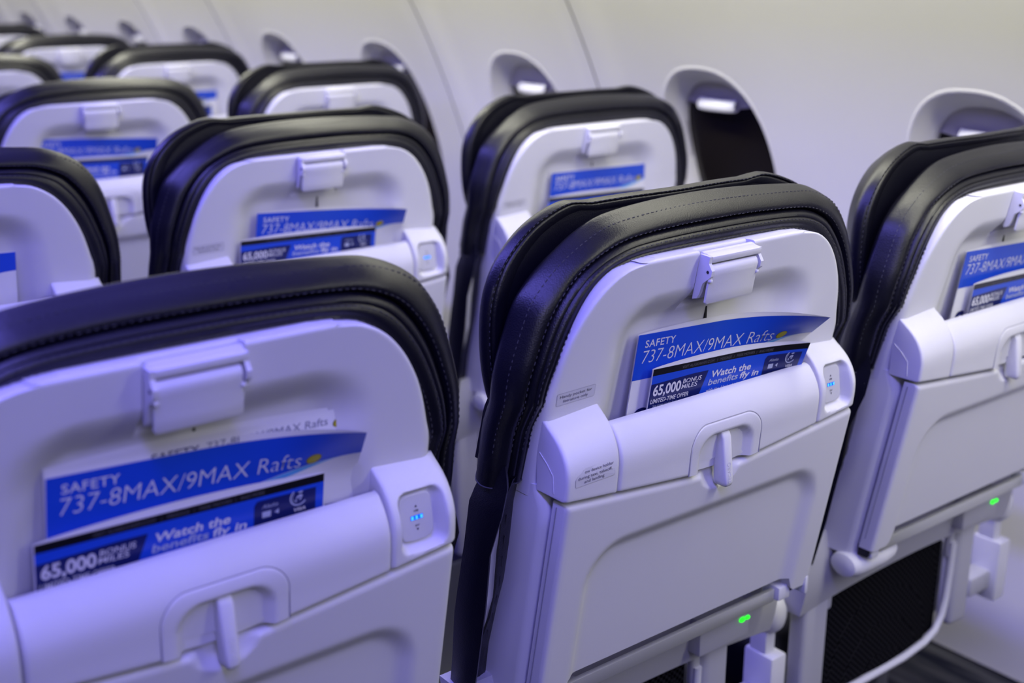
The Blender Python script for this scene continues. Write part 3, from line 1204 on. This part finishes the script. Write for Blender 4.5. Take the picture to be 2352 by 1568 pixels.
def safety_card(root, u0, z0, th, curl, y0, label, group, white=False, W=0.229):
    e = empty('safety_card', root.location)
    S = card_surface(u0, z0, math.radians(th), W, y0, curl, 0.10, 0.040)
    mb = MB()
    H = 0.125
    patch(mb, S, 0, W, 0, H, 0, 0, 40, 10)

    def bound(s):
        return 0.0435 - 0.021 * sstep(0.085, 0.235, s)
    if not white:
        patch(mb, S, 0, W, 0.0004, bound, 1, 1, 40, 4)
        patch(mb, S, 0.11, W, lambda s: bound(s) + 0.0004, lambda s: bound(s) + 0.0004 + 0.004 * sstep(0.11, 0.15, s) * (1 - sstep(0.17, 0.215, s)), 3, 1, 30, 1)
    tm = 5 if white else 2
    if white:
        put_text(mb, S, 'SAFETY', 0.070, 0.0112, 0.0058, 0.034, 4, 2, offset=0.012)
        put_text(mb, S, '737-8MAX/9MAX Rafts', 0.109, 0.0112, 0.0062, 0.094, 8, 2)
        oc = (0.2135, 0.0105)
    else:
        put_text(mb, S, 'SAFETY', 0.0095, 0.0132, 0.0068, 0.038, 2, 2, offset=0.012, spacing=1.08)
        put_text(mb, S, '737-8MAX/9MAX Rafts', 0.0085, 0.0283, 0.0125, 0.171, 2, 2, shear=0.12, offset=-0.012)
        oc = (0.1895, 0.0228)
    ov = [(0.0055 * math.cos(a), 0.0035 * math.sin(a)) for a in [2 * math.pi * i / 24 for i in range(24)]]
    poly(mb, S, [(oc[0] + a * 1.12 + 0.1 * b, oc[1] + b * 1.12 - 0.25 * a) for a, b in ov], 7, 2)
    poly(mb, S, [(oc[0] + a, oc[1] + b - 0.25 * a) for a, b in ov], 6, 3)
    put_text(mb, S, 'S', 0.0085, 0.093, 0.020, 0.018, 4, 2, offset=0.05)
    put_text(mb, S, 'T', 0.203, 0.0865, 0.020, 0.020, 4, 2, offset=0.05)
    ob = mb.build('front_page', [M_WHITE, M_BLUE, M_TXT, M_CYAN, M_NAVY, M_TXTD, M_YELLOW, M_OLIVE, mat('print_slate', (0.20, 0.21, 0.30), 0.4)], e, smooth=True, angle=80, weld=False)
    # folded back leaf: bows a little higher than the front
    bb = MB()
    patch(bb, lambda s, t, l: (lambda p: (p[0], p[1] + 0.0012 + 0.003 * math.sin(math.pi * s / W), p[2] + 0.0036 * math.sin(math.pi * min(1, s / W)) ** 0.8 * (1 - t / H)))(S(s, t, 0)), 0, W, 0, H, 0, 0, 40, 6)
    bb.build('back_page', [M_WHITE], e, angle=80)
    tag(e, label, 'safety card', group)
    return e


def flyer(root, u0, z0, th, curl, y0, label, group, W=0.207):
    e = empty('flyer', root.location)
    S = card_surface(u0 - 0.003, z0 + 0.0022, math.radians(th), W, y0, curl, 0.10, 0.05)
    mb = MB()
    H = 0.085
    patch(mb, S, 0, W, 0, H, 0, 0, 40, 8)                            # white sheet
    patch(mb, S, 0.0006, W, 0.0004, 0.0068, 1, 1, 40, 1)             # black band
    patch(mb, S, 0.0006, W, 0.0068, H, 2, 1, 40, 5)                  # blue field

    def nv(t0, t1):
        P = []
        for j in range(7):
            t = t0 + (t1 - t0) * j / 6
            sr = 0.0745 - 0.36 * (t - 0.012)
            P.append([S(0.0006 + (sr - 0.0006) * i / 12, max(t, 0.0150 - 0.0035 * i / 12) if j == 0 else t, 2) for i in range(13)])
        mb.grid(P, 3)
    nv(0.0125, 0.055)
    put_text(mb, S, 'VISIT ALASKAWIFI.COM', 0.0375, 0.0050, 0.0027, 0.042, 6, 3, shear=0.1)
    for tx, s in (('|', 0.0835), ('MESSAGE', 0.0875), ('|', 0.1065), ('FREE MOVIES', 0.1105), ('|', 0.137), ('AND MORE', 0.1405)):
        put_text(mb, S, tx, s, 0.0050, 0.0027, {'MESSAGE': 0.016, 'FREE MOVIES': 0.024, 'AND MORE': 0.019}.get(tx), 6, 3, shear=0.1)
    put_text(mb, S, '65,000', 0.0040, 0.0264, 0.0098, 0.0355, 4, 3, offset=0.028)
    put_text(mb, S, 'BONUS', 0.0415, 0.0203, 0.0044, 0.0245, 4, 3, shear=0.1, offset=0.006)
    put_text(mb, S, 'MILES', 0.0405, 0.0256, 0.0044, 0.0208, 4, 3, shear=0.1, offset=0.006)
    put_text(mb, S, 'LIMITED-TIME OFFER', 0.0025, 0.0338, 0.0042, 0.049, 4, 3, shear=0.15, offset=0.012)
    put_text(mb, S, 'See terms on the back cover', 0.0062, 0.0378, 0.0026, 0.040, 5, 3, shear=0.15)
    put_text(mb, S, 'Watch the', 0.0795, 0.0207, 0.0066, 0.054, 4, 3, shear=0.15, offset=0.022)
    put_text(mb, S, 'benefits', 0.0765, 0.0283, 0.0062, 0.041, 5, 3, shear=0.15, offset=0.016)
    put_text(mb, S, 'fly in', 0.1205, 0.0283, 0.0062, 0.0255, 4, 3, shear=0.15, offset=0.020)
    put_text(mb, S, 'with the Alaska Airlines Visa card', 0.0755, 0.0350, 0.0034, 0.072, 4, 3, shear=0.15)
    # picture of a payment card
    c0, c1, t0, t1, r = 0.1515, 0.2005, 0.0098, 0.060, 0.0035
    patch(mb, S, c0, c1, lambda q: t0 + (r - math.sqrt(max(0, r * r - (c0 + r - q) ** 2)) if q < c0 + r else 0), t1, 3, 2, 24, 8)
    cs, ct = 0.1865, 0.0145

    def arc(r0, r1, a0, a1, m, lay, n=24):
        P = [[S(cs + q * math.cos(math.radians(a)), ct + q * 0.95 * math.sin(math.radians(a)), lay) for a in np.linspace(a0, a1, n)] for q in (r0, r1)]
        mb.grid(P, m)
    arc(0.0060, 0.0071, 35, 235, 5, 3)
    arc(0.0048, 0.0052, 130, 225, 5, 3)
    for pl_ in ([(-0.001, -0.0052), (0.002, -0.0062), (0.0048, -0.0056), (0.0036, -0.0042), (0.0005, -0.0040)],
                [(-0.0028, 0.0005), (-0.001, -0.0018), (0.002, -0.0026), (0.0042, -0.0018), (0.0038, 0.0004), (0.0022, 0.0006), (0.001, -0.0004), (-0.0012, 0.0012)],
                [(0.0006, 0.0012), (0.0034, 0.0010), (0.0024, 0.0032), (0.0006, 0.0026)],
                [(-0.0034, 0.0014), (-0.0020, 0.0022), (-0.0024, 0.0052), (-0.0036, 0.0040)]):
        poly(mb, S, [(cs + a * 0.76, ct + b * 0.76) for a, b in pl_], 5, 3)
    put_text(mb, S, 'VISA', 0.1830, 0.0255, 0.0026, 0.0095, 4, 3, shear=0.2, offset=0.02)
    put_text(mb, S, 'Alaska', 0.1575, 0.0165, 0.0030, 0.0125, 5, 3, shear=0.3)
    poly(mb, S, [(0.1578, 0.0192), (0.1646, 0.0192), (0.1646, 0.0240), (0.1578, 0.0240)], 5, 3)
    poly(mb, S, [(0.1675, 0.0214), (0.1708, 0.0192), (0.1708, 0.0234)], 5, 3)
    mb.build('front_page', [M_WHITE, M_BLACK, M_BLUE, M_NAVY, M_TXT, M_TXTG, M_TXTD, M_NAVY], e, angle=80, weld=False)
    bb = MB()
    patch(bb, lambda s, t, l: (lambda p: (p[0], p[1] + 0.001 + 0.0025 * math.sin(math.pi * s / W), p[2] + 0.0042 * math.sin(math.pi * min(1, s / W)) ** 0.7 * (1 - t / H)))(S(s, t, 0)), 0, W, 0, H, 0, 0, 40, 5)
    bb.build('back_page', [M_WHITE], e, angle=80)
    tag(e, label, 'flyer', group)
    return e


GC, GF = 'blue safety cards in the seat pockets', 'bonus miles flyers in the seat pockets'
CY, FY = 0.006, -0.003
CARDS = {
    (0, 1): ((-0.0874, 0.7855, -3.0, 0.045), (-0.0707, 0.7504, -2.8, 0.015), 'the sharply focused seat'),
    (0, 0): ((-0.0976, 0.7875, -3.3, 0.030), (-0.1084, 0.7455, -1.66, 0.0), 'the large near left seat'),
    (0, 2): ((-0.0836, 0.7888, -2.5, 0.008), (-0.0651, 0.7474, -1.8, 0.0), 'the seat at the right picture edge'),
    (1, 0): ((-0.1270, 0.7840, -2.0, 0.0), None, 'the seat at the left picture edge'),
    (1, 1): ((-0.0890, 0.7836, -4.2, 0.030), (-0.1149, 0.7489, -1.9, 0.0), 'the second row middle seat'),
    (1, 2): ((-0.0857, 0.7858, -1.1, 0.0), (-0.0934, 0.7464, -1.6, 0.0), 'the seat next to the dark window'),
    (2, 1): ((-0.1200, 0.7985, -3.6, 0.015), (-0.1200, 0.7560, -1.9, 0.0), 'the third row middle seat'),
    (2, 2): ((-0.1100, 0.8030, -1.0, 0.0), None, 'the third row window seat'),
    (3, 1): None,
    (3, 2): ((-0.1200, 0.7860, -0.8, 0.0), (-0.1150, 0.7460, -0.8, 0.0), 'the fourth row window seat'),
    (4, 2): ((-0.1100, 0.7860, -1.0, 0.0), None, 'the fifth row window seat'),
}
for key, v in CARDS.items():
    if not v:
        continue
    a, b, where = v
    safety_card(roots[key], a[0], a[1], a[2], a[3], CY, 'blue safety card standing in the pocket of ' + where, GC)
    if b:
        flyer(roots[key], b[0], b[1], b[2], b[3], FY, 'bonus miles flyer in the pocket of ' + where, GF)
safety_card(roots[(0, 0)], -0.0980, 0.7925, -2.0, 0.0, CY + 0.003, 'white safety card behind the blue one in the large near left seat', GC, white=True)
